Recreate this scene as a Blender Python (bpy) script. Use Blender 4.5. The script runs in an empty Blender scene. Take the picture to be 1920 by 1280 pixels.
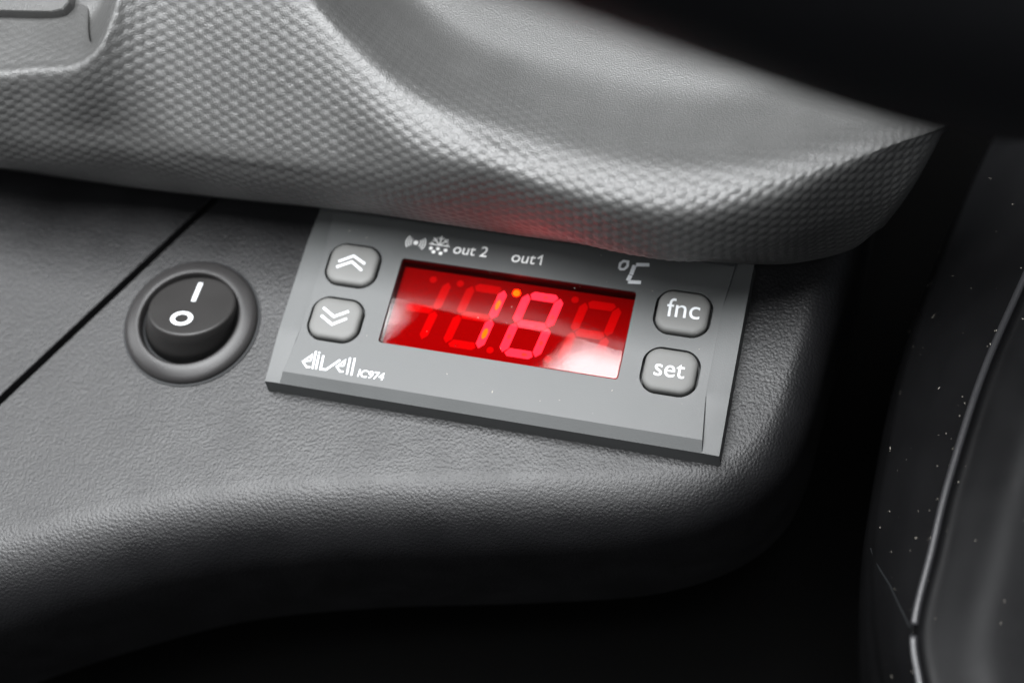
import bpy, bmesh, math, random
import numpy as np
from mathutils import Vector, Matrix

S = 0.001                      # everything below is drawn in millimetres; S turns it into metres
random.seed(4)
rng = np.random.default_rng(4)
sc = bpy.context.scene
col = sc.collection

# ------------------------------------------------------------------ camera
RC = np.array([[0.96766291, 0.22301805, -0.11786193],
               [0.14962787, -0.88365458, -0.44358324],
               [-0.2030763, 0.41160362, -0.88844948]])      # rows: image right, image down, forward
CC = np.array([88.3022, -87.7197, 222.3424])
FP = 2876.93                                                # focal length in pixels of the 1920 wide photograph
cam = bpy.data.cameras.new('camera')
camo = bpy.data.objects.new('camera', cam); col.objects.link(camo)
camo.matrix_world = Matrix.Translation(Vector(CC) * S) @ Matrix((RC[0], -RC[1], -RC[2])).transposed().to_4x4()
cam.sensor_width = 36.0
cam.lens = FP / 1920 * 36
cam.clip_start = 0.01; cam.clip_end = 20
cam.dof.use_dof = True
cam.dof.focus_distance = 0.2385
cam.dof.aperture_fstop = 8.5
cam.dof.aperture_blades = 7
sc.camera = camo

# ------------------------------------------------------------------ light
w = bpy.data.worlds.new('World'); sc.world = w; w.use_nodes = True
bg = w.node_tree.nodes['Background']
bg.inputs[0].default_value = (0.80, 0.88, 1.0, 1); bg.inputs[1].default_value = 0.08

def area_lamp(name, loc, target, sx, sy, power, color):
    l = bpy.data.lights.new(name, 'AREA'); l.shape = 'RECTANGLE'
    l.size = sx * S; l.size_y = sy * S; l.energy = power; l.color = color
    o = bpy.data.objects.new(name, l); col.objects.link(o)
    d = Vector(target) - Vector(loc)
    o.location = Vector(loc) * S
    z = -d.normalized(); x = (Vector((1, 0, 0)) - z * z.x).normalized(); y = z.cross(x)
    o.rotation_euler = Matrix((x, y, z)).transposed().to_euler()
    return o
area_lamp('windscreen_light', (-80, 84, 770), (35, 15, 0), 760, 556, 29.0, (0.97, 0.985, 1.0))
area_lamp('rear_fill_light', (60, -420, 700), (37, 17, 0), 520, 360, 2.4, (0.97, 0.985, 1.0))  # weak unseen fill, added to lift the shaded lettering under the overhang
area_lamp('side_window_light', (-620, 60, 420), (0, 10, 0), 420, 320, 3.0, (0.97, 0.985, 1.0))

sc.view_settings.view_transform = 'Standard'
sc.view_settings.look = 'None'
sc.view_settings.exposure = 0.0
sc.view_settings.gamma = 1.0
sc.render.engine = 'CYCLES'
sc.cycles.use_denoising = True
sc.cycles.max_bounces = 8
sc.cycles.transparent_max_bounces = 12
sc.cycles.caustics_reflective = False
sc.cycles.caustics_refractive = False
sc.cycles.sample_clamp_indirect = 6

# ------------------------------------------------------------------ helpers
def un(px, py, z):
    """the point at height z (mm) seen at a pixel of the photograph"""
    d = RC.T @ np.array([(px - 960) / FP, (py - 640) / FP, 1.0])
    return CC + d * (z - CC[2]) / d[2]

def link(name, me, mat, parent=None, base=(0, 0, 0), smooth=False):
    o = bpy.data.objects.new(name, me); col.objects.link(o)
    if mat is not None:
        me.materials.append(mat)
    if smooth:
        me.polygons.foreach_set('use_smooth', [True] * len(me.polygons))
    if parent is not None:
        o.parent = parent
    else:
        o.location = Vector(base) * S
    return o

def raw(name, verts, faces, base=(0, 0, 0)):
    me = bpy.data.meshes.new(name)
    v = (np.asarray(verts, float) - np.asarray(base, float)) * S
    me.from_pydata(v.tolist(), [], [list(map(int, f)) for f in faces])
    me.update()
    return me

def tag(o, label=None, cat=None, group=None, kind=None):
    if label: o['label'] = label
    if cat: o['category'] = cat
    if group: o['group'] = group
    if kind: o['kind'] = kind
    return o

def empty(name, base):
    e = bpy.data.objects.new(name, None); col.objects.link(e)
    e.location = Vector(base) * S; e.empty_display_size = 0.005
    return e

def grid_faces(n, m, closed_u=False):
    """faces of an n x m vertex grid (n slow index)"""
    f = []
    for i in range(n if closed_u else n - 1):
        a = i * m; b = ((i + 1) % n) * m
        for j in range(m - 1):
            f.append((a + j, b + j, b + j + 1, a + j + 1))
    return f

def catmull(P, n, t=None):
    """resample control points P (k, ...) along axis 0 to n samples (or at the parameters t)"""
    P = np.asarray(P, float); k = len(P)
    t = np.linspace(0, k - 1, n) if t is None else t
    i = np.minimum(t.astype(int), k - 2); u = (t - i).reshape((-1,) + (1,) * (P.ndim - 1))
    g = lambda q: P[np.clip(q, 0, k - 1)]
    p0 = np.where((i == 0).reshape(u.shape), 2 * P[0] - P[1], g(i - 1)); p3 = np.where((i == k - 2).reshape(u.shape), 2 * P[-1] - P[-2], g(i + 2))
    p1, p2 = g(i), g(i + 1)
    return 0.5 * (2 * p1 + (p2 - p0) * u + (2 * p0 - 5 * p1 + 4 * p2 - p3) * u ** 2 + (3 * p1 - p0 - 3 * p2 + p3) * u ** 3)

def big_grid(name, G, base=(0, 0, 0)):
    n, m = G.shape[:2]
    me = bpy.data.meshes.new(name)
    v = ((G.reshape(-1, 3) - np.asarray(base, float)) * S).astype(np.float32)
    i, j = np.meshgrid(np.arange(n - 1), np.arange(m - 1), indexing='ij')
    a = (i * m + j).ravel()
    f = np.stack([a, a + m, a + m + 1, a + 1], 1).astype(np.int32)
    me.vertices.add(len(v)); me.vertices.foreach_set('co', v.ravel())
    me.loops.add(f.size); me.loops.foreach_set('vertex_index', f.ravel())
    me.polygons.add(len(f)); me.polygons.foreach_set('loop_start', np.arange(0, f.size, 4, dtype=np.int32))
    me.update(calc_edges=True); me.validate()
    return me

def prism(poly, z0, z1):
    """extruded polygon: poly list of (x, y)"""
    n = len(poly)
    v = [(x, y, z0) for x, y in poly] + [(x, y, z1) for x, y in poly]
    f = [tuple(range(n - 1, -1, -1)), tuple(range(n, 2 * n))]
    f += [(i, (i + 1) % n, n + (i + 1) % n, n + i) for i in range(n)]
    return v, f

def join(parts):
    V, F = [], []
    for v, f in parts:
        o = len(V); V += list(v); F += [tuple(i + o for i in q) for q in f]
    return V, F

def rrect(cx, cy, hw, hh, r, n=6, bow=0.0):
    p = []
    for q, (sx, sy) in enumerate(((1, 1), (-1, 1), (-1, -1), (1, -1))):
        for k in range(n + 1):
            a = math.pi / 2 * (q + k / n)
            p.append((cx + sx * (hw - r) + r * math.cos(a), cy + sy * (hh - r) + r * math.sin(a)))
    if bow:      # sides slightly bowed outward
        p = [(x + bow * (1 - ((y - cy) / hh) ** 2) * (x - cx) / hw, y + bow * (1 - ((x - cx) / hw) ** 2) * (y - cy) / hh) for x, y in p]
    return p

def lathe_loops(loops, cap=True):
    """stack of equal-length vertex loops -> closed side, capped ends"""
    n = len(loops[0]); V = [p for l in loops for p in l]; F = []
    for a in range(len(loops) - 1):
        for i in range(n):
            F.append((a * n + i, a * n + (i + 1) % n, (a + 1) * n + (i + 1) % n, (a + 1) * n + i))
    if cap:
        F.append(tuple(range(n - 1, -1, -1))); F.append(tuple((len(loops) - 1) * n + i for i in range(n)))
    return V, F

def tube(path, r, n=10, cap=True):
    path = [Vector(p) for p in path]; loops = []
    ref = Vector((0.31, 0.2, 0.93))
    for k, p in enumerate(path):
        t = (path[min(k + 1, len(path) - 1)] - path[max(k - 1, 0)]).normalized()
        a = (ref - t * ref.dot(t)).normalized(); b = t.cross(a)
        rr = r[k] if hasattr(r, '__len__') else r
        loops.append([tuple(p + (a * math.cos(2 * math.pi * q / n) + b * math.sin(2 * math.pi * q / n)) * rr) for q in range(n)])
    return lathe_loops(loops, cap)

# ------------------------------------------------------------------ materials
def mat(name):
    m = bpy.data.materials.new(name); m.use_nodes = True
    nt = m.node_tree
    return m, nt, nt.nodes['Principled BSDF']

def plastic(name, base, rough, spec=0.5, grain=None, mottle=0.0, rough_var=0.0, tint=None):
    """grain: list of (kind, cells per mm, height mm)"""
    m, nt, b = mat(name); N = nt.nodes; Lk = nt.links
    b.inputs['Base Color'].default_value = (*base, 1)
    b.inputs['Roughness'].default_value = rough
    b.inputs['Specular IOR Level'].default_value = spec
    tc = N.new('ShaderNodeTexCoord')
    prev = None
    for kind, per_mm, h in (grain or []):
        if kind == 'noise':
            t = N.new('ShaderNodeTexNoise'); t.inputs['Scale'].default_value = per_mm * 1000
            t.inputs['Detail'].default_value = 2.0; t.inputs['Roughness'].default_value = 0.55; out = t.outputs[0]
        elif kind == 'worm':
            t = N.new('ShaderNodeTexNoise'); t.inputs['Scale'].default_value = per_mm * 1000
            t.inputs['Detail'].default_value = 1.5; t.inputs['Distortion'].default_value = 1.2
            r = N.new('ShaderNodeMath'); r.operation = 'SUBTRACT'; r.inputs[1].default_value = 0.5
            Lk.new(t.outputs[0], r.inputs[0])
            a = N.new('ShaderNodeMath'); a.operation = 'ABSOLUTE'; Lk.new(r.outputs[0], a.inputs[0])
            p = N.new('ShaderNodeMath'); p.operation = 'MULTIPLY'; p.inputs[1].default_value = 4.0; p.use_clamp = True
            Lk.new(a.outputs[0], p.inputs[0]); out = p.outputs[0]
        else:
            t = N.new('ShaderNodeTexVoronoi'); t.feature = 'SMOOTH_F1'; t.inputs['Scale'].default_value = per_mm * 1000
            t.inputs['Smoothness'].default_value = 0.6
            i = N.new('ShaderNodeMath'); i.operation = 'SUBTRACT'; i.inputs[0].default_value = 1.0
            Lk.new(t.outputs['Distance'], i.inputs[1]); out = i.outputs[0]
        Lk.new(tc.outputs['Object'], t.inputs['Vector'])
        bp = N.new('ShaderNodeBump'); bp.inputs['Strength'].default_value = 1.0; bp.inputs['Distance'].default_value = h * S
        Lk.new(out, bp.inputs['Height'])
        if prev: Lk.new(prev, bp.inputs['Normal'])
        prev = bp.outputs[0]
    if prev: Lk.new(prev, b.inputs['Normal'])
    if mottle:
        t = N.new('ShaderNodeTexNoise'); t.inputs['Scale'].default_value = 120; t.inputs['Detail'].default_value = 5
        Lk.new(tc.outputs['Object'], t.inputs['Vector'])
        r = N.new('ShaderNodeMapRange'); r.inputs[3].default_value = 1 - mottle; r.inputs[4].default_value = 1 + mottle
        r.inputs[1].default_value = 0.3; r.inputs[2].default_value = 0.7
        Lk.new(t.outputs[0], r.inputs[0])
        x = N.new('ShaderNodeMix'); x.data_type = 'RGBA'; x.blend_type = 'MULTIPLY'; x.inputs[0].default_value = 1.0
        x.inputs[6].default_value = (*base, 1); Lk.new(r.outputs[0], x.inputs[7]); Lk.new(x.outputs[2], b.inputs['Base Color'])
        r2 = N.new('ShaderNodeMapRange'); r2.inputs[1].default_value = 0.3; r2.inputs[2].default_value = 0.7
        r2.inputs[3].default_value = rough - rough_var; r2.inputs[4].default_value = rough + rough_var
        Lk.new(t.outputs[0], r2.inputs[0]); Lk.new(r2.outputs[0], b.inputs['Roughness'])
    return m

def emitter(name, base, em, strength, rough=0.4):
    m, nt, b = mat(name)
    b.inputs['Base Color'].default_value = (*base, 1); b.inputs['Roughness'].default_value = rough
    b.inputs['Emission Color'].default_value = (*em, 1); b.inputs['Emission Strength'].default_value = strength
    return m

M = {}
M['dash'] = plastic('grained_dash_plastic', (0.0045, 0.0044, 0.0049), 0.42, 0.46, [('cell', 2.3, 0.055), ('noise', 4.5, 0.035)], 0.12, 0.04)
M['trim'] = plastic('dotted_trim_plastic', (0.052, 0.052, 0.0508), 0.41, 0.72, [('noise', 4.2, 0.10)], 0.06, 0.03)
M['tray'] = M['trim']
M['housing'] = plastic('controller_grey_plastic', (0.063, 0.0655, 0.0655), 0.43, 0.45, [('noise', 4.0, 0.014)], 0.05, 0.03)
M['button'] = plastic('button_grey_rubber', (0.118, 0.118, 0.114), 0.55, 0.35, [('noise', 6.0, 0.006)], 0.05, 0.02)
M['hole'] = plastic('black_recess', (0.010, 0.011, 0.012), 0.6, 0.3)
M['print'] = plastic('white_print', (0.66, 0.68, 0.70), 0.5, 0.3)
M['greyprint'] = plastic('pale_grey_print', (0.80, 0.80, 0.79), 0.5, 0.3)
M['bezel'] = plastic('switch_bezel_plastic', (0.022, 0.021, 0.021), 0.38, 0.4, [('noise', 4.0, 0.012)], 0.10, 0.05)
M['cap'] = plastic('switch_cap_plastic', (0.020, 0.019, 0.0185), 0.45, 0.4, [('noise', 5.0, 0.006)], 0.05, 0.03)
M['wheel'] = plastic('black_leather', (0.006, 0.006, 0.007), 0.6, 0.25, [('cell', 1.1, 0.10)])
M['shroud'] = plastic('smooth_black_plastic', (0.006, 0.006, 0.0064), 0.34, 0.07, [('noise', 0.25, 0.02)], 0.10, 0.05)
M['bead'] = plastic('bead_plastic', (0.03, 0.03, 0.032), 0.22, 0.6)
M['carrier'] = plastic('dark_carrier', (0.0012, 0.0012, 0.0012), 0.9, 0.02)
M['dust'] = plastic('dust', (0.45, 0.42, 0.36), 0.8, 0.2)
M['module'] = plastic('display_module_face', (0.15, 0.145, 0.145), 0.5, 0.3)
M['cavity'] = plastic('display_cavity', (0.03, 0.02, 0.02), 0.6, 0.3)
M['seg_off'] = plastic('segment_unlit', (0.36, 0.35, 0.35), 0.5, 0.3)
M['seg_on'] = emitter('segment_lit', (0.8, 0.78, 0.78), (0.66, 0.50, 0.85), 2.5)
M['core'] = emitter('led_core', (0.8, 0.7, 0.7), (1.0, 0.24, 0.0), 30.0)
def lens_material():
    m = bpy.data.materials.new('red_lens'); m.use_nodes = True; nt = m.node_tree; N = nt.nodes; L = nt.links
    N.clear()
    o = N.new('ShaderNodeOutputMaterial'); mx = N.new('ShaderNodeMixShader')
    t = N.new('ShaderNodeBsdfTransparent'); t.inputs[0].default_value = (0.95, 0.20, 0.22, 1)
    g = N.new('ShaderNodeBsdfGlossy'); g.inputs['Roughness'].default_value = 0.02; g.inputs[0].default_value = (1, 1, 1, 1)
    fr = N.new('ShaderNodeFresnel'); fr.inputs[0].default_value = 1.52
    ge = N.new('ShaderNodeNewGeometry'); inv = N.new('ShaderNodeMath'); inv.operation = 'SUBTRACT'; inv.inputs[0].default_value = 1
    L.new(ge.outputs['Backfacing'], inv.inputs[1])
    mu = N.new('ShaderNodeMath'); mu.operation = 'MULTIPLY'; L.new(fr.outputs[0], mu.inputs[0]); L.new(inv.outputs[0], mu.inputs[1])
    L.new(mu.outputs[0], mx.inputs[0]); L.new(t.outputs[0], mx.inputs[1]); L.new(g.outputs[0], mx.inputs[2]); L.new(mx.outputs[0], o.inputs[0])
    return m
M['lens'] = lens_material()

# ------------------------------------------------------------------ dashboard panels (the surface everything sits on)
def panel_loft():
    # boundary of the flat top: along the front from the left, round the right-hand corner, back along the right side
    B = np.array([(-130, -86), (-95, -61), (-60, -43.5), (-35, -30), (-10, -19), (15, -12), (40, -7), (60, -3.2), (71, 0.0), (77.5, 5.0),
                  (80.5, 12), (81.8, 21), (83, 32), (85, 46), (86, 64)], float)
    Sp = np.array([(min(b[0], 50), 64) for b in B], float); Sp[-5:, 0] = [55, 62, 69, 76, 84]
    Rr = np.array([16, 15, 14, 13, 12, 11.5, 11, 10, 8.5, 7.5, 6.5, 6, 6, 6, 6], float)
    nb = 260
    b = catmull(B, nb); s = catmull(Sp, nb); r = catmull(Rr, nb)
    t = np.gradient(b, axis=0); t /= np.linalg.norm(t, axis=1)[:, None]
    nrm = np.stack([t[:, 1], -t[:, 0]], 1)                 # outward
    rows = []
    for k in np.linspace(0, 1, 14):
        p = s + (b - s) * k; rows.append(np.c_[p, np.zeros(nb)])
    for a in np.linspace(0, 86, 22)[1:]:
        a = math.radians(a); p = b + nrm * (r * math.sin(a))[:, None]
        rows.append(np.c_[p, -r * (1 - math.cos(a))])
    base = b + nrm * r[:, None]
    # the front face drops to the upper edge of the dark pocket below, then turns inward
    for dz, off in ((-3, 0.15), (-12, 0.4), (-22, 0.7), (-23, 0.1), (-23.4, -2.0), (-23.5, -14.0)):
        p = base + nrm * off; z0 = -r + dz
        rows.append(np.c_[p, z0])
    return np.stack(rows, 1)
PG = panel_loft()
sa = un(0, 750, 0); sb = un(400, 375, 0)
sd = Vector((sb[0] - sa[0], sb[1] - sa[1], 0)).normalized(); sn = Vector((sd.y, -sd.x, 0))   # sn points to the right-hand panel
def dash_panel(name, side, base):
    bm = bmesh.new(); me = big_grid(name, PG); bm.from_mesh(me); bpy.data.meshes.remove(me)
    co = (Vector(sa) + sn * side * 0.80) * S; co.z = 0
    geom = bm.verts[:] + bm.edges[:] + bm.faces[:]
    r = bmesh.ops.bisect_plane(bm, geom=geom, plane_co=co, plane_no=sn * side, clear_inner=True, clear_outer=False, dist=1e-7)
    cut = [e for e in r['geom_cut'] if isinstance(e, bmesh.types.BMEdge)]
    for dx, dz in ((0.10, -0.10), (0.05, -0.2), (0.03, -4.0)):            # rounded edge of the joint, then its wall
        ex = bmesh.ops.extrude_edge_only(bm, edges=cut)
        vs = [v for v in ex['geom'] if isinstance(v, bmesh.types.BMVert)]
        bmesh.ops.translate(bm, vec=(-sn * side * dx + Vector((0, 0, dz))) * S, verts=vs)
        cut = [e for e in ex['geom'] if isinstance(e, bmesh.types.BMEdge)]
    bmesh.ops.recalc_face_normals(bm, faces=bm.faces)
    bmesh.ops.translate(bm, vec=-Vector(base) * S, verts=bm.verts)
    me = bpy.data.meshes.new(name); bm.to_mesh(me); bm.free()
    if me.polygons[len(me.polygons) // 3].normal.z < 0: me.flip_normals()
    o = link(name, me, M['dash'], base=base, smooth=True); me.set_sharp_from_angle(angle=math.radians(14))
    return tag(o, kind='structure')
dash_panel('dashboard_panel', 1, (40, 20, 0))
dash_panel('dashboard_side_panel', -1, (-70, 0, 0))

# what lies in the dark behind and below the panels
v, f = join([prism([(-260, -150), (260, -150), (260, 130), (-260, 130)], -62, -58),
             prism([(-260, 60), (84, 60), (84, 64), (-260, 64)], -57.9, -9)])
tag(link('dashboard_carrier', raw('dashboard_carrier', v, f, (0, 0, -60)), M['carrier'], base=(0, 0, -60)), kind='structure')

# ------------------------------------------------------------------ upper trim with its moulded storage trays
def smooth01(x, a, b):
    t = np.clip((x - a) / (b - a), 0, 1); return t * t * (3 - 2 * t)
def P3(px, py, z): return tuple(un(px, py, z))
ZR = 31.0
stations = [   # lip point, ridge point
    ((-88, 31.5, 4.0), (-84, 33.0, 36)), ((-60, 31.7, 4.0), P3(-60, 138, 36)), ((-45, 31.6, 4.0), P3(60, 138, 36.5)),
    ((-36, 31.6, 4.0), P3(140, 132, 37.5)), ((-29, 31.6, 4.2), P3(190, 95, 39.5)), ((-22, 31.7, 4.3), P3(218, 35, 42)), ((-15, 31.9, 4.4), P3(238, -30, 44.5)),
    ((-8, 32.1, 4.5), P3(300, -110, 47)), ((-1, 32.4, 4.6), P3(440, -110, 47)), ((6, 32.5, 4.8), P3(530, -40, 44)), ((12, 32.6, 5), P3(585, 28, 41)),
    ((18, 32.6, 5), P3(665, 112, 37.5)), ((26, 32.5, 5), P3(775, 196, 34)), ((36, 32.4, 5), P3(900, 250, 32)), ((45, 32.4, 5), P3(1010, 286, ZR)),
    ((56, 32.3, 5), P3(1150, 320, ZR)), ((66, 32.3, 5), P3(1300, 335, ZR)), (P3(1450, 496, 5), P3(1450, 325, ZR)),
    (P3(1535, 486, 5.5), P3(1590, 292, 30.5)), (P3(1600, 466, 7), P3(1690, 262, 30.0)), (P3(1640, 436, 10), P3(1765, 238, 29.0))]
def trim_control():
    L = np.array([s[0] for s in stations]); R = np.array([s[1] for s in stations])
    t = np.gradient(R[:, :2], axis=0); t /= np.linalg.norm(t, axis=1)[:, None]
    T = np.stack([-t[:, 1], t[:, 0], np.zeros(len(t))], 1)
    n = len(L)
    right = np.clip((L[:, 0] - 70) / 20, 0, 1)
    sh = np.minimum(R[:, 1], 33.4)
    sh = sh * (1 - right) + (L[:, 1] * .45 + R[:, 1] * .55) * right
    k5 = 1 - .45 * right
    back = np.maximum(R[:, 1] - sh, R[:, 2] - 32.5)
    bk = np.clip(back / 8, 0, 1)
    zr = np.minimum(R[:, 2], 32)                            # height the rounded nose aims at
    def row(xk, y, zk): return np.c_[L[:, 0] + (R[:, 0] - L[:, 0]) * xk, y, L[:, 2] + (zr - L[:, 2]) * zk]
    sh = np.minimum(sh, 33.4)
    r8 = row(.46, sh - 5.0 * k5 * (1 - bk) - 4.2 * bk, .925 - .085 * bk)
    r9 = row(.72, sh - 2.6 * k5, .985)
    lin = r8 * .45 + R * .55 + np.array([0, -.5, .5])
    r9 = r9 * (1 - bk[:, None]) + lin * bk[:, None]
    rows = [L + np.array([0, 11, 4]), L + np.array([0, 4, 0.2]), L + np.array([0, 1.2, -0.35]), L,
            row(.04, L[:, 1] - 2.0 * k5, .13), row(.10, L[:, 1] - 4.4 * k5, .31), row(.18, sh - 6.7 * k5, .54),
            row(.30, sh - 6.3 * k5, .76 - .06 * bk), r8, r9,
            R] + [R + T * (a * np.where((np.arange(n) > 3) & (np.arange(n) < 8), .55, 1))[:, None] + np.c_[np.zeros((n, 2)), -b / 3.9 * np.where(np.arange(n) < 7, R[:, 2] - 33.5, np.where((np.arange(n) > 8), R[:, 2] - 27.1, 3.9))]
                  for a, b in ((2.6, .15), (6.5, 1.2), (11.5, 2.6), (17, 3.75), (23, 3.9), (36, 3.92))]
    G = np.stack(rows, 1)
    for j, zk in ((4, .13), (5, .31), (6, .53), (7, .74), (8, .91), (9, .98)):
        str_ = L + (R - L) * np.array([1, 1, 0]) * (zk * .93) + np.array([0, 0, 1]) * ((R - L)[:, 2:] * zk)
        str_ += np.outer(math.sin(math.pi * zk) * np.ones(n), np.array([.2, -1.9, .6]))
        wgt = np.clip((L[:, 0] - 74) / 12, 0, 1)[:, None]
        G[:, j] = G[:, j] * (1 - wgt) + str_ * wgt
    # pillar between the two trays stays high
    pil = np.exp(-((np.arange(n) - 7.5) / 1.6) ** 2)
    for j, d in ((12, 1.5), (13, 2.8), (14, 3.3), (15, 3.5), (16, 3.5)): G[:, j, 2] += pil * d
    # right-hand end turns away and closes
    e1 = G[-1] + np.array([1.2, 1.9, -1.2]); e2 = G[-1] + np.array([.8, 5.5, -6.0]); e2[:, 2] = np.minimum(e2[:, 2], 20); e3 = e2 + np.array([-4, 6, -8])
    return np.concatenate([G, [e1, e2, e3]], 0)
TC = trim_control()
def trim_mesh():
    def params(length, step):                               # samples spread by the length of each interval
        cnt = np.maximum((length / step).astype(int), 6)
        return np.concatenate([k + np.arange(c) / c for k, c in enumerate(cnt)] + [[len(cnt)]])
    tu = params(np.linalg.norm(np.diff(TC[:, 3:12], axis=0), axis=2).max(1), .22)
    rowpos = params(np.linalg.norm(np.diff(TC[2:], axis=1), axis=2).max(0), .22)
    nu, nv = len(tu), len(rowpos)
    G = catmull(TC, nu, tu)                                 # along
    G = np.swapaxes(catmull(np.swapaxes(G, 0, 1), nv, rowpos), 0, 1)  # across
    d = np.linalg.norm(np.diff(G[:, :, 1:], axis=1), axis=2); V = np.concatenate([np.zeros((nu, 1)), np.cumsum(d, 1)], 1)
    jl = int(np.argmin(abs(rowpos - 3))); V = V - V[:, jl:jl + 1]
    Ux = G[:, :, 0].copy()
    i0 = int(np.argmin(abs(G[:, nv // 2, 0] - 78)))
    du = np.linalg.norm(np.diff(G, axis=0), axis=2)
    for i in range(i0 + 1, nu): Ux[i] = Ux[i - 1] + du[i - 1]
    p = 1.75                                                # pitch of the moulded dots
    k = 2 * math.pi / (p * math.sqrt(3) / 2)
    q = np.array([(1, 0), (-.5, .8660254), (-.5, -.8660254)])
    hx = sum(np.cos(k * (Ux * a + V * b)) for a, b in q)    # -1.5 .. 3
    dome = np.clip((hx + 1.5) / 4.5, 0, 1) ** 0.62
    rp = rowpos[None, :] + 0 * V
    left = 1 - smooth01(G[:, :, 0], -30, 20)
    lo = 3.2 + left * 2.3
    left2 = 1 - smooth01(G[:, :, 0], 25, 55)
    amp = smooth01(rp, lo, lo + 1.2) * (1 - .55 * smooth01(rp, 9.0, 10.3)) * (1 - smooth01(rp, 10.6 + left2 * .6, 12.2 + left2 * 2.6))
    amp = amp * 0.145 * (1 - smooth01(tu, TC.shape[0] - 4.6, TC.shape[0] - 3.6))[:, None]
    gu = np.gradient(G, axis=0); gv = np.gradient(G, axis=1)
    N = np.cross(gu, gv); N /= np.maximum(np.linalg.norm(N, axis=2), 1e-9)[:, :, None]
    if N[nu // 2, nv * 2 // 3, 2] < 0: N = -N
    return G + N * (amp * dome)[:, :, None]
base = (20, 40, 0)
trim = empty('storage_tray', base)
tag(trim, 'grey dotted dashboard storage tray with rounded nose overhanging the controller', 'tray')
me = big_grid('trim_shell', trim_mesh(), base)
if me.polygons[len(me.polygons) * 3 // 5].normal.z < 0: me.flip_normals()
link('trim_shell', me, M['trim'], trim, smooth=True)
v, f = prism([(-2, 40), (86, 46), (92, 60), (94, 120), (-10, 120)], 24.0, 27.06)
link('tray_floor', raw('tray_floor', v, f, base), M['tray'], trim)
v, f = prism([(-130, 40), (-45, 40), (-40, 46), (-38, 90), (-130, 90)], 22.0, 29.5)
link('side_tray_floor', raw('side_tray_floor', v, f, base), M['tray'], trim)

# moulded step at the back of the left-hand tray
loops = []
P0 = [un(px, py, 36) for px, py in ((-260, 14), (95, 22), (118, 17), (130, 2), (136, -40), (140, -140), (-260, -140))]
cc = np.mean(P0, axis=0)
for k, z in ((1.0, 31.0), (1.0, 35.4), (.995, 35.8), (.98, 36.0)):
    loops.append([(cc[0] + (p[0] - cc[0]) * k, cc[1] + (p[1] - cc[1]) * k, z) for p in P0])
v, f = lathe_loops(loops)
link('tray_step', raw('tray_step', v, f, base), M['trim'], trim)

# ------------------------------------------------------------------ temperature controller
W, H = 74.0, 34.0
ZT, ZE = 4.5, 3.45
base = (37, 17, 0)
ctl = empty('temperature_controller', base)
tag(ctl, 'grey panel temperature controller with red digit display and four buttons', 'controller')
def face_z(u, v, side):
    z = ZT
    e = min(v, H - v)
    bev = ZE + (ZT - ZE) * min(e / 1.75, 1.0)
    z = min(z, bev) if e < 1.75 else z
    if side:                                                # end strips dip towards the corners
        t = max(0.0, 1 - e / 9.3); s = t * t * (3 - 2 * t)
        d = min(u, W - u)
        z = min(ZT - 0.02 - 0.95 * s ** 0.8 - 0.14 * max(0, 1 - d / 2.6), z + 9) if e >= 0 else z
        z = max(z, ZE - 0.05)
    return z
def housing_mesh():
    vs = [0, .25, .6, 1.0, 1.4, 1.75, 2.0] + list(np.linspace(3, H - 3, 29)) + [H - 2, H - 1.75, H - 1.4, H - 1, H - .6, H - .25, H]
    def crease(v): e = min(v, H - v); return 2.55 + 0.95 * min(1, e / 9.3)
    rows = []
    for v in vs:
        c = crease(v)
        r = []
        for u, sd in ((0, 1), (.8, 1), (c * .6, 1), (c, 1), (c + .16, 0), (6, 0), (12, 0), (25, 0), (37, 0)):
            r.append((u, v, face_z(u, v, sd)))
        r += [(W - a, b, z) for a, b, z in reversed(r[:-1])]
        rows.append(r)
    n = len(rows[0]); m = len(rows)
    V = [p for r in rows for p in r]
    F = [(i * n + j, i * n + j + 1, (i + 1) * n + j + 1, (i + 1) * n + j) for i in range(m - 1) for j in range(n - 1)]
    loop = [j for j in range(n)] + [i * n + n - 1 for i in range(1, m)] + [(m - 1) * n + j for j in range(n - 2, -1, -1)] + [i * n for i in range(m - 2, 0, -1)]
    o = len(V)
    for i in loop:
        x, y, z = V[i]; V.append((37 + (x - 37) * 1.006, 17 + (y - 17) * 1.014, 0.02))
    L = len(loop)
    for k in range(L):
        a, b = loop[k], loop[(k + 1) % L]
        F.append((b, a, o + k, o + (k + 1) % L))
    F.append(tuple(o + k for k in range(L - 1, -1, -1)))
    return raw('housing', V, F, base)
BTN = {'up': (9.12, 22.45), 'down': (9.02, 12.22), 'fnc': (64.42, 22.6), 'set': (64.25, 12.2)}
BW, BH = 4.38, 3.88
DU0, DU1, DV0, DV1 = 16.95, 56.45, 9.48, 25.27
me = housing_mesh()
ho = link('housing', me, M['housing'], ctl)
tools = []
for k, (u, vv) in BTN.items():
    v, f = prism(rrect(u, vv, BW, BH, 2.5, 7, 0.25), 2.2, 6); tools.append((v, f))
v, f = prism(rrect((DU0 + DU1) / 2, (DV0 + DV1) / 2, (DU1 - DU0) / 2, (DV1 - DV0) / 2, 0.5, 4), 0.6, 6); tools.append((v, f))
for q, (v, f) in enumerate(tools):
    t = link('cutter', raw('cutter', v, f, base), None); t.location = Vector(base) * S
    md = ho.modifiers.new('hole%d' % q, 'BOOLEAN'); md.operation = 'DIFFERENCE'; md.object = t; md.solver = 'EXACT'
bv = ho.modifiers.new('edge', 'BEVEL'); bv.width = 0.00016; bv.segments = 2; bv.limit_method = 'ANGLE'; bv.angle_limit = math.radians(38)
bpy.context.view_layer.update()
dg = bpy.context.evaluated_depsgraph_get()
nm = bpy.data.meshes.new_from_object(ho.evaluated_get(dg)); ho.modifiers.clear(); ho.data = nm; nm.name = 'housing'
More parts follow.
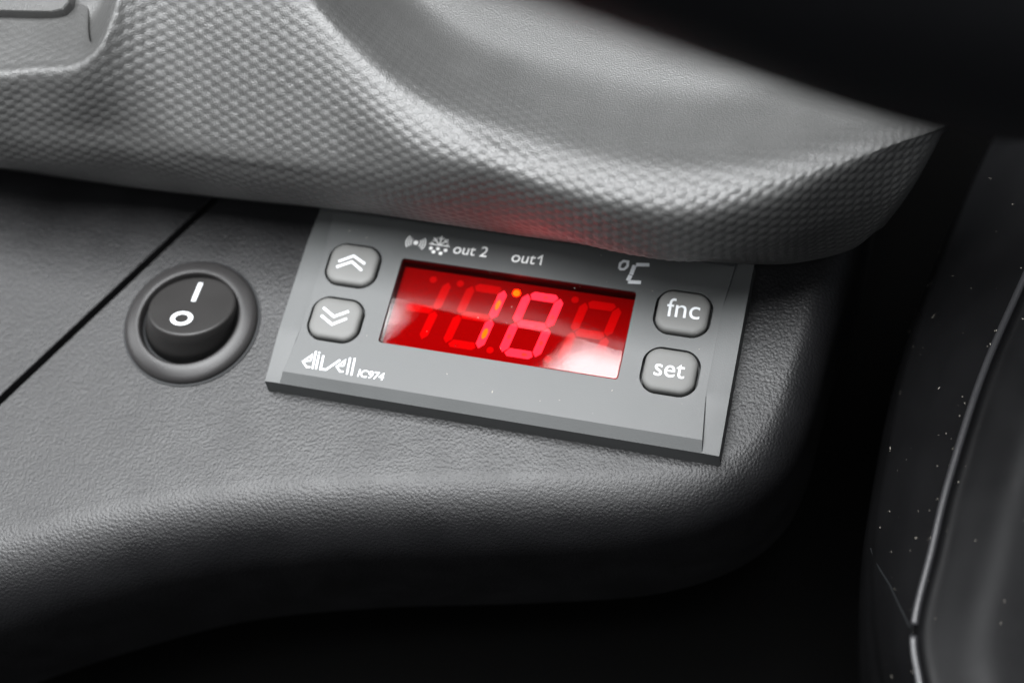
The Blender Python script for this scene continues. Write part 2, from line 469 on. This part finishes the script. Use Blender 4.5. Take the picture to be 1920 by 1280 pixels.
for o in [o for o in col.objects if o.name.startswith('cutter')]: bpy.data.objects.remove(o)
nm.materials.clear(); nm.materials.append(M['housing'])
nm.polygons.foreach_set('use_smooth', [True] * len(nm.polygons)); nm.set_sharp_from_angle(angle=math.radians(7))
parts = []
for _ in range(46):                                          # a little dust on face and lens
    x, y = rng.uniform(2, 72), rng.uniform(2, 31); q0 = abs(rng.normal(.02, .025)) + .02
    if any(abs(x - bu) < 4.6 and abs(y - bv_) < 4.2 for bu, bv_ in BTN.values()): continue
    onl = 17.2 < x < 56.2 and 9.8 < y < 25
    if not onl and (16 < x < 57.4 and 8.6 < y < 26.2): continue
    z0 = 4.39 if onl else ZT + .005
    a = rng.uniform(0, 3); l1 = q0 * rng.choice([1, 1.4, 3])
    V = [(x + l1 * math.cos(a), y + l1 * math.sin(a), z0), (x - q0 * math.sin(a), y + q0 * math.cos(a), z0), (x - l1 * math.cos(a), y - l1 * math.sin(a), z0), (x + q0 * math.sin(a), y - q0 * math.cos(a), z0), (x, y, z0 + q0)]
    parts.append((V, [(0, 1, 4), (1, 2, 4), (2, 3, 4), (3, 0, 4), (3, 2, 1, 0)]))
v, f = join(parts)
tag(link('dust_specks', raw('dust_specks', v, f, base), M['dust'], ctl), kind='stuff')

def text_mesh(name, txt, p0, p1, z, hs=1.0, shear=0.0, fat=0.0, th=0.03, org=base):
    """letters whose baseline runs from p0 to p1 (mm)"""
    cu = bpy.data.curves.new('text', 'FONT'); cu.body = txt; cu.shear = shear; cu.extrude = 0.02; cu.offset = fat; cu.resolution_u = 5
    o = bpy.data.objects.new('text', cu); col.objects.link(o); bpy.context.view_layer.update()
    me = bpy.data.meshes.new_from_object(o.evaluated_get(bpy.context.evaluated_depsgraph_get()))
    bpy.data.objects.remove(o); me.materials.clear(); me.name = name
    co = np.empty(len(me.vertices) * 3); me.vertices.foreach_get('co', co); co = co.reshape(-1, 3)
    x0, x1 = co[:, 0].min(), co[:, 0].max()
    d = np.array(p1[:2]) - np.array(p0[:2]); ln = np.linalg.norm(d); k = ln / (x1 - x0); e = d / ln; n = np.array([-e[1], e[0]])
    xy = np.array(p0[:2]) + np.outer((co[:, 0] - x0) * k, e) + np.outer(co[:, 1] * k * hs, n)
    zz = z + (co[:, 2] > 0) * th
    out = (np.c_[xy, zz] - np.array(org)) * S
    me.vertices.foreach_set('co', out.ravel()); me.update()
    return me

def stroke(pts, wd, z, th=0.03):
    """flat mitred polyline"""
    p = [np.array(q[:2], float) for q in pts]; a, b = [], []
    for i in range(len(p)):
        t0 = p[i] - p[i - 1] if i else p[1] - p[0]; t1 = p[i + 1] - p[i] if i < len(p) - 1 else t0
        t0 = t0 / np.linalg.norm(t0); t1 = t1 / np.linalg.norm(t1); t = t0 + t1; t /= np.linalg.norm(t)
        n = np.array([-t[1], t[0]]); s = wd / 2 / max(.4, float(n @ np.array([-t0[1], t0[0]])))
        a.append(p[i] + n * s); b.append(p[i] - n * s)
    parts = []
    for i in range(len(p) - 1):
        parts.append(prism([tuple(b[i]), tuple(b[i + 1]), tuple(a[i + 1]), tuple(a[i])], z, z + th))
    return join(parts)

# buttons
for name, (u, vv) in BTN.items():
    loops = []
    for ins, z in ((.40, 2.4), (.40, 4.55), (.47, 4.85), (.62, 5.07), (.95, 5.22), (1.5, 5.29)):
        loops.append([(x, y, z) for x, y in rrect(u, vv, BW - ins, BH - ins, max(2.25 - ins * .8, .6), 8, 0.22)])
    c = (u, vv); last = loops[-1]
    loops.append([(c[0] + (x - c[0]) * .5, c[1] + (y - c[1]) * .5, 5.31) for x, y, z in last])
    v, f = lathe_loops(loops)
    b = link('push_button', raw('push_button', v, f, base), M['button'], ctl, smooth=True)
    b['label'] = {'up': 'pale grey button with double up chevron', 'down': 'pale grey button with double down chevron', 'fnc': 'pale grey button reading fnc', 'set': 'pale grey button reading set'}[name]
    zt = 5.32
    if name in ('up', 'down'):
        Q = {'up': (((330, 530), (455, 484), (548, 550)), ((312, 576), (440, 532), (522, 604))), 'down': (((205, 912), (292, 986), (414, 942)), ((187, 976), (276, 1050), (398, 1002)))}[name]
        v, f = join([stroke([un(560 + x / 4.41, 370 + y / 4.41, zt) for x, y in ch], 0.40, zt) for ch in Q])
        link('chevron_mark', raw('chevron_mark', v, f, base), M['print'], b)
    elif name == 'fnc':
        link('lettering', text_mesh('lettering', 'fnc', un(1248, 592, zt), un(1310.5, 599, zt), zt, 1.02, 0, .0), M['print'], b)
    else:
        link('lettering', text_mesh('lettering', 'set', un(1225, 702.5, zt), un(1282, 710, zt), zt, 1.05, 0, .0), M['print'], b)

# display: cavity, module, segments, lens
ZM = 2.5
v1 = rrect((DU0 + DU1) / 2, (DV0 + DV1) / 2, (DU1 - DU0) / 2 - .03, (DV1 - DV0) / 2 - .03, 0.45, 4)
v2 = rrect((DU0 + DU1) / 2, (DV0 + DV1) / 2, (DU1 - DU0) / 2 - .12, (DV1 - DV0) / 2 - .12, 0.4, 4)
v, f = lathe_loops([[(x, y, .75) for x, y in v1], [(x, y, 3.5) for x, y in v1], [(x, y, 3.5) for x, y in v2], [(x, y, .8) for x, y in v2]], True)
disp = link('display_cavity', raw('display_cavity', v, f, base), M['cavity'], ctl)
v, f = prism([(17.1, 9.62), (56.3, 9.62), (56.3, 24.75), (17.25, 24.7)], .9, ZM)
mod = link('display_module', raw('display_module', v, f, base), M['module'], ctl)
SLANT = 0.168; HW, HH, TH = 2.73, 5.32, 1.42
DIG = [21.55, 31.08, 40.55, 50.18]; VC = 17.5
def dpt(cx, x, y): return (cx + x + SLANT * y, VC + y)
def seg_poly(cx, s):
    h = TH / 2; g = 0.10
    W1, W2 = HW, HH
    if s in 'agd':
        y = {'a': W2, 'g': 0, 'd': -W2}[s]
        q = .45 * h
        pts = [(-W1 + h * .25 + g, y), (-W1 + h + g, y + h), (W1 - h - g, y + h), (W1 - h * .25 - g, y), (W1 - h - g, y - h), (-W1 + h + g, y - h)]
        if s == 'a': pts = [(-W1 + q + g, y + .25 * h), (-W1 + h * 1.2 + g, y + h), (W1 - h * 1.2 - g, y + h), (W1 - q - g, y + .25 * h), (W1 - h * 1.2 - g, y - h), (-W1 + h * 1.2 + g, y - h)]
        if s == 'd': pts = [(-W1 + q + g, y - .25 * h), (-W1 + h * 1.2 + g, y + h), (W1 - h * 1.2 - g, y + h), (W1 - q - g, y - .25 * h), (W1 - h * 1.2 - g, y - h), (-W1 + h * 1.2 + g, y - h)][::-1]
        if s == 'd': pts = pts[::-1][::-1]
    else:
        x = W1 if s in 'bc' else -W1
        y0, y1 = (g, W2 - g) if s in 'bf' else (-W2 + g, -g)
        pts = [(x, y1 + h * .35), (x - h, y1 - h * .75), (x - h, y0 + h * .9), (x, y0), (x + h, y0 + h * .9), (x + h, y1 - h * .75)]
        if s in 'ce': pts = [(x, y1), (x - h, y1 - h * .9), (x - h, y0 + h * .75), (x, y0 - h * .35), (x + h, y0 + h * .75), (x + h, y1 - h * .9)]
    P = [dpt(cx, a, b) for a, b in pts]
    ar = sum(P[i][0] * P[(i + 1) % len(P)][1] - P[(i + 1) % len(P)][0] * P[i][1] for i in range(len(P)))
    return P if ar > 0 else P[::-1]
lit = {1: 'bc', 2: 'abcdefg'}
for k, cx in enumerate(DIG):
    for s in ('gbc' if k == 0 else 'abcdefg'):
        on = s in lit.get(k, '')
        v, f = prism(seg_poly(cx, s), ZM, ZM + .05)
        o = link('digit_segment', raw('digit_segment', v, f, base), M['seg_on'] if on else M['seg_off'], mod)
        if on: o['label'] = 'glowing digit segment'
def disc(c, r, z0, z1, n=18, ry=None, rot=0.0):
    ry = ry or r
    return prism([(c[0] + r * math.cos(a) * math.cos(rot) - ry * math.sin(a) * math.sin(rot), c[1] + r * math.cos(a) * math.sin(rot) + ry * math.sin(a) * math.cos(rot)) for a in np.linspace(0, 2 * math.pi, n, endpoint=False)], z0, z1)
for i, c in enumerate([(36.81, 22.86), (22.52, 23.08), (27.18, 23.07), (46.56, 23.21), (44.44, 12.0), (34.9, 12.0)]):
    v, f = disc(c, .60, ZM, ZM + .05)
    link('decimal_dot', raw('decimal_dot', v, f, base), M['core'] if i == 0 else M['seg_off'], mod)
ang = math.atan2(1, SLANT)
def core(cx, x, y, a, b, rot=ang):
    v, f = disc(dpt(cx, x, y), a, ZM + .05, ZM + .07, 16, b, rot)
    link('led_core', raw('led_core', v, f, base), M['core'], mod)
core(DIG[1], HW, 2.7, .95, .36); core(DIG[1], HW, -2.75, 1.0, .40)
M['core_dim'] = emitter('led_core_dim', (0.8, 0.7, 0.7), (1.0, 0.30, 0.10), 5.0)
for x, y, a, b in ((HW, 1.9, .42, .25), (HW, -2.9, .42, .26), (-HW, -2.6, .42, .26), (.9, -HH - .05, .45, .26), (.8, -.1, .3, .2), (.3, HH, .3, .18)):
    v, f = disc(dpt(DIG[2], x, y), a, ZM + .05, ZM + .07, 14, b, ang if abs(x) > 2 else 0)
    link('led_core', raw('led_core', v, f, base), M['core_dim'], mod)
loops = []
for ins, z in ((.10, 3.55), (.10, 4.28), (.20, 4.38)):
    loops.append([(x, y, z) for x, y in rrect((DU0 + DU1) / 2, (DV0 + DV1) / 2, (DU1 - DU0) / 2 - ins, (DV1 - DV0) / 2 - ins, 0.45, 4)])
v, f = lathe_loops(loops)
lens = link('display_lens', raw('display_lens', v, f, base), M['lens'], ctl); lens['label'] = 'glossy clear red lens over the digits'

# printed symbols above the display
ZP = ZT + .01
def pz(x, y, sc_=6.0, ox=740, oy=430): return un(ox + x / sc_, oy + y / sc_, ZP)[:2]
def arc(c, r, a0, a1, n=9): return [(c[0] + r * math.cos(a), c[1] + r * math.sin(a)) for a in np.linspace(math.radians(a0), math.radians(a1), n)]
c = pz(238, 150); rot = -2
parts = [disc(c, .42, ZP, ZP + .03)]
for r in (.85, 1.25, 1.65):
    for m in (0, 180): parts.append(stroke(arc(c, r, m - 40 + rot, m + 40 + rot), .17, ZP))
v, f = join(parts); link('alarm_symbol', raw('alarm_symbol', v, f, base), M['greyprint'], ctl)
c = pz(505, 178); parts = []
for a in (0, 45, 90, 135, 180):
    a = math.radians(a); e = (c[0] + 1.75 * math.cos(a), c[1] + 1.75 * math.sin(a)); parts.append(stroke([c, e], .21, ZP))
    for s in (-1, 1):
        m_ = (c[0] + 1.0 * math.cos(a), c[1] + 1.0 * math.sin(a)); b = a + s * .75
        if math.sin(b) > -.35: parts.append(stroke([m_, (m_[0] + .65 * math.cos(b), m_[1] +   .55 * math.sin(b))], .16, ZP + .002))
for x, y in ((408, 212), (487, 218), (572, 236), (437, 252), (517, 270)):
    parts.append(disc(pz(x, y), .33, ZP, ZP + .03, 12))
v, f = join(parts); link('defrost_symbol', raw('defrost_symbol', v, f, base), M['greyprint'], ctl)
link('lettering', text_mesh('lettering', 'out 2', pz(652, 268), pz(1030, 313), ZP, 1.0, .10, .004), M['greyprint'], ctl)
link('lettering', text_mesh('lettering', 'out', pz(1308, 362), pz(1572, 394), ZP, 1.0, .10, .004), M['greyprint'], ctl)
v, f = stroke([pz(1610, 330), pz(1660, 300), pz(1638, 402)], .27, ZP); link('numeral', raw('numeral', v, f, base), M['greyprint'], ctl)
q = lambda x, y: un(700 + x / 3.5556, 430 + y / 3.5556, ZP)[:2]
ring = [q(x, y) for x, y in ((1640, 258), (1646, 228), (1668, 212), (1697, 216), (1694, 246), (1672, 266), (1650, 266), (1640, 256), (1641, 250))]
parts = [stroke(ring, .42, ZP), stroke([q(1752, 235), q(1840, 237)], .62, ZP), stroke([q(1742, 240), q(1718, 302)], .68, ZP), stroke([q(1715, 306), q(1697, 342)], .68, ZP), stroke([q(1698, 350), q(1784, 354)], .62, ZP)]
v, f = join(parts); link('celsius_mark', raw('celsius_mark', v, f, base), M['print'], ctl)
# maker's logotype, lower left
g = lambda x, y: un(540 + x / 7.385, 630 + y / 7.385, ZP)[:2]
def poly(pts): 
    P = [tuple(g(x, y)) for x, y in pts]
    ar = sum(P[i][0] * P[(i + 1) % len(P)][1] - P[(i + 1) % len(P)][0] * P[i][1] for i in range(len(P)))
    return prism(P if ar > 0 else P[::-1], ZP, ZP + .03)
def ink(pts, wd=.30): return stroke([g(x, y) for x, y in pts], wd, ZP)
def letter_e(x, y, k=1.0): return ink([(x + a * k, y + c * k) for a, c in ((118, 4), (14, 8), (132, -74), (116, 0))], .26), ink([(x + a * k, y + c * k) for a, c in ((6, 14), (58, 92), (108, 94))], .28)
parts = [*letter_e(200, 336), ink([(388, 208), (338, 452)]), ink([(436, 218), (431, 242)]), ink([(427, 262), (387, 458)]),
         ink([(492, 268), (450, 456), (526, 464), (722, 330)], .33), *letter_e(668, 406, .92), ink([(862, 298), (814, 530)]), ink([(926, 304), (876, 544)])]
v, f = join(parts); link('logotype', raw('logotype', v, f, base), M['print'], ctl)
link('lettering', text_mesh('lettering', 'IC974', g(958, 556), g(1318, 612), ZP, 1.0, .05, .012), M['print'], ctl)

# ------------------------------------------------------------------ round rocker switch
sx, sy = -17.0, 9.6
base = (sx, sy, 0)
sw = empty('rocker_switch', base)
tag(sw, 'round black rocker switch marked with white I and O beside the controller', 'switch')
def ring_loops(prof, n=72): return [[(sx + r * math.cos(a), sy + r * math.sin(a), z) for a in np.linspace(0, 2 * math.pi, n, endpoint=False)] for r, z in prof]
v, f = lathe_loops(ring_loops([(11.4, 0.02), (11.5, .45), (11.4, .85), (11.1, 1.25), (10.6, 1.55), (9.6, 1.95), (8.9, 2.1), (8.65, 2.05), (8.5, 1.8), (8.45, .03)]), False)
link('switch_bezel', raw('switch_bezel', v, f, base), M['bezel'], sw, smooth=True)
vg, fg = lathe_loops(ring_loops([(11.3, .015), (11.85, .015), (11.85, .22), (11.3, .3)]), False)  # thin black ring standing in for the contact shadow around the bezel foot
link('contact_shadow_ring', raw('contact_shadow_ring', vg, fg, base), M['hole'], sw)
v, f = lathe_loops(ring_loops([(8.46, .03), (0.01, .03)]), False)
link('switch_well', raw('switch_well', v, f, base), M['hole'], sw)
# tilted cap: pressed on the I side
pI = un(200 + 770 / 4.572, 460 + 400 / 4.572, 3.3); pO = un(200 + 645 / 4.572, 460 + 625 / 4.572, 5.6)
ax = np.array([pI[0] - pO[0], pI[1] - pO[1]]); ax /= np.linalg.norm(ax)
a_ = math.atan2(ax[1], ax[0]) - math.pi / 2
ax = np.array([-math.sin(a_ * .8), math.cos(a_ * .8)]); side = np.array([ax[1], -ax[0]])
tc = np.array([-15.95, 10.75, 4.55]); tilt = math.radians(21)
e1 = np.array([side[0], side[1], 0]); e2 = np.array([ax[0] * math.cos(tilt), ax[1] * math.cos(tilt), -math.sin(tilt)]); e3 = np.cross(e1, e2)
n = 72; A = np.linspace(0, 2 * math.pi, n, endpoint=False)
bot = np.stack([sx - .2 + 8.0 * (np.cos(A) * e1[0] + np.sin(A) * ax[0]), sy + .2 + 8.0 * (np.cos(A) * e1[1] + np.sin(A) * ax[1]), 0 * A + .2], 1)
def top(r, h): return tc + np.outer(r * np.cos(A), e1) + np.outer(r * np.sin(A), e2) + h * e3
t0 = top(7.30, -.42)
loops = [bot] + [bot * (1 - k) + t0 * k + np.array([0, 0, .0]) for k in (.35, .7)] + [t0, top(7.22, -.15), top(7.02, .0), top(6.7, .03), top(4.0, .0), top(1.5, -.02)]
v, f = lathe_loops([[tuple(p) for p in l] for l in loops])
cap = link('rocker_cap', raw('rocker_cap', v, f, base), M['cap'], sw, smooth=True)
def onface(zx, zy, h):
    d = RC.T @ np.array([(200 + zx / 4.572 - 960) / FP, (460 + zy / 4.572 - 640) / FP, 1.0])
    p = tc + e3 * h; t = ((p - CC) @ e3) / (d @ e3); return CC + d * t
def face_prism(pts2d, h0=.03, h1=.07):
    P = [(tc + e1 * x + e2 * y) for x, y in pts2d]; nn = len(P)
    V = [tuple(p + e3 * h0) for p in P] + [tuple(p + e3 * h1) for p in P]
    return V, [tuple(range(nn - 1, -1, -1)), tuple(range(nn, 2 * nn))] + [(i, (i + 1) % nn, nn + (i + 1) % nn, nn + i) for i in range(nn)]
loc = lambda p: (float((p - tc) @ e1), float((p - tc) @ e2))
i0 = loc(onface(808, 322, .05)); i1 = loc(onface(742, 478, .05)); d = np.array(i1) - np.array(i0); d /= np.linalg.norm(d); nn = np.array([-d[1], d[0]]) * .37
v, f = face_prism([tuple(np.array(i0) + nn), tuple(np.array(i0) - nn), tuple(np.array(i1) - nn), tuple(np.array(i1) + nn)][::-1])
link('on_mark', raw('on_mark', v, f, base), M['print'], cap)
oc = np.array(loc(onface(643, 625, .05)))
V, F = [], []
m = 40
for r in (1.10, 1.86):
    for a in np.linspace(0, 2 * math.pi, m, endpoint=False):
        p = tc + e1 * (oc[0] + r * math.cos(a) * 1.02) + e2 * (oc[1] + r * math.sin(a) * .92) + e3 * .07; V.append(tuple(p))
F = [(i, m + i, m + (i + 1) % m, (i + 1) % m)[::1] for i in range(m)]
link('off_mark', raw('off_mark', V, F, base), M['print'], cap)

# ------------------------------------------------------------------ steering column cover, right
def shroud_points():
    py = np.array([120, 300, 500, 700, 900, 1030, 1180, 1300, 1440.])
    lx = np.array([1935, 1840, 1755, 1690, 1650, 1634, 1636, 1655, 1690.])
    ex = np.array([2130, 2020, 1930, 1843, 1779, 1747, 1713, 1727, 1745.])
    rows = []
    for k in range(len(py)):
        B = un(lx[k], py[k], -10); E_ = un(ex[k], py[k], 6)
        mid = un(lx[k] * .5 + ex[k] * .5, py[k], 1.2)
        q = un(lx[k] + (ex[k] - lx[k]) * .15, py[k], -5.0)
        r1 = un(ex[k] + 25, py[k], 4.6); r2 = un(ex[k] + 160, py[k], 5.5); r3 = un(ex[k] + 420, py[k], 1.0); r4 = un(ex[k] + 700, py[k], -14)
        rows.append([B + np.array([1.5, 0, -45]), B + np.array([-.6, 0, -12]), B, q, mid, E_ * .8 + mid * .2 + np.array([0, 0, .4]), E_, r1, r2, r3, r4])
    return np.array(rows)
SP = shroud_points()
base = tuple(SP[5, 4] + np.array([0, 0, -40]))
sh = empty('steering_column_cover', base)
tag(sh, 'smooth black plastic column cover with dust specks and a raised seam', 'column cover')
G = catmull(SP, 120); G = np.swapaxes(catmull(np.swapaxes(G, 0, 1), 110), 0, 1)
me = big_grid('cover_shell', G, base)
if me.polygons[len(me.polygons) // 2].normal.z < 0: me.flip_normals()
link('cover_shell', me, M['shroud'], sh, smooth=True)
edge = catmull(SP[:, 6], 160)
pxy = np.array([[(RC @ (p - CC))[0] / (RC @ (p - CC))[2] * FP + 960, (RC @ (p - CC))[1] / (RC @ (p - CC))[2] * FP + 640] for p in edge])
up = edge[pxy[:, 1] < 1176]; dn = edge[pxy[:, 1] > 1186]
for seg in (up, dn):
    v, f = tube([tuple(p + np.array([0, 0, .1])) for p in seg], .58, 12)
    link('seam_bead', raw('seam_bead', v, f, base), M['bead'], sh, smooth=True)
def on_shroud(px, py):
    best = None
    X = (G.reshape(-1, 3) - CC) @ RC.T; qx = X[:, 0] / X[:, 2] * FP + 960; qy = X[:, 1] / X[:, 2] * FP + 640
    i = np.argmin((qx - px) ** 2 + (qy - py) ** 2); return G.reshape(-1, 3)[i]
v, f = tube([tuple(on_shroud(x, y) + np.array([0, 0, .02])) for x, y in ((1634, 1030), (1650, 1065), (1668, 1100), (1688, 1140), (1706, 1174))], .16, 6)
link('parting_line', raw('parting_line', v, f, base), M['hole'], sh)
# dust lying on the cover
parts = []
fl = G.reshape(-1, 3)
X = (fl - CC) @ RC.T; qx = X[:, 0] / X[:, 2] * FP + 960; qy = X[:, 1] / X[:, 2] * FP + 640
gu = np.gradient(G, axis=0); gv = np.gradient(G, axis=1); NN = np.cross(gu, gv); NN /= np.linalg.norm(NN, axis=2)[:, :, None]; NN = NN.reshape(-1, 3)
if NN[len(NN) // 2, 2] < 0: NN = -NN
ok = np.where((qx > 1655) & (qx < 1935) & (qy > 330) & (qy < 1290))[0]
for i in rng.choice(ok, 420):
    if rng.random() > np.exp(-((qy[i] - 720) / 420) ** 2) + .15: continue
    p = fl[i] + rng.normal(0, .35, 3) * [1, 1, 0]; nvec = NN[i]
    s = abs(rng.normal(.03, .03)) + .014; L_ = s * rng.choice([1, 1, 1.5, 3.5])
    a = np.cross(nvec, rng.normal(0, 1, 3)); a /= np.linalg.norm(a); b = np.cross(nvec, a)
    c0 = p + nvec * .015
    V = [tuple(c0 + a * L_), tuple(c0 + b * s), tuple(c0 - a * L_), tuple(c0 - b * s), tuple(c0 + nvec * s * .8)]
    parts.append((V, [(0, 1, 4), (1, 2, 4), (2, 3, 4), (3, 0, 4), (3, 2, 1, 0)]))
v, f = join(parts)
tag(link('dust_specks', raw('dust_specks', v, f, base), M['dust'], sh), kind='stuff')

# ------------------------------------------------------------------ steering wheel rim, close to the lens
A0 = un(1200, 92, 128); B0 = un(1780, 262, 84)
R0 = 17.0
dirv = (B0 - A0) / np.linalg.norm(B0 - A0)
view = (A0 + B0) / 2 - CC; view /= np.linalg.norm(view)
upv = np.cross(view, dirv); upv /= np.linalg.norm(upv)
if (RC @ upv)[1] > 0: upv = -upv
mid = (A0 + B0) / 2 + upv * R0
cdir = np.cross(dirv, upv); cdir /= np.linalg.norm(cdir)
if cdir @ view < 0: cdir = -cdir
cdir = cdir * .98 + upv * .2; cdir /= np.linalg.norm(cdir)
RW = 185.0
cen = mid + cdir * RW
path = [cen + RW * (-cdir * math.cos(t) + dirv * math.sin(t)) for t in np.linspace(-.42, .42, 49)]
base = tuple(mid)
v, f = tube([tuple(p) for p in path], R0, 28)
o = empty('steering_wheel', base)
link('rim', raw('rim', v, f, base), M['wheel'], o, smooth=True)
tag(o, 'black leather steering wheel rim crossing in front of the grey trim', 'steering wheel')

# ------------------------------------------------------------------ unseen dark beam added overhead to mirror as the dark gap in the lens
pc = np.array([-130.0, 304.0, 640.0]); pd = np.array([.545, .838, 0]); pn = np.array([.838, -.545, 0])
loops = []
for k in np.linspace(-1, 1, 9):
    c0 = pc + pd * 520 * k; hw = 47 + 5 * k
    loops.append([tuple(c0 + pn * hw * a + np.array([0, 0, 12 * b])) for a, b in ((-1, -.4), (-.85, -1), (.85, -1), (1, -.4), (1, .4), (.85, 1), (-.85, 1), (-1, .4))])
v, f = lathe_loops(loops)
o = link('lens_reflection_blocker', raw('lens_reflection_blocker', v, f, tuple(pc)), M['carrier'], base=tuple(pc))
tag(o, 'unseen black beam added to be mirrored in the red display lens', 'reflection blocker')
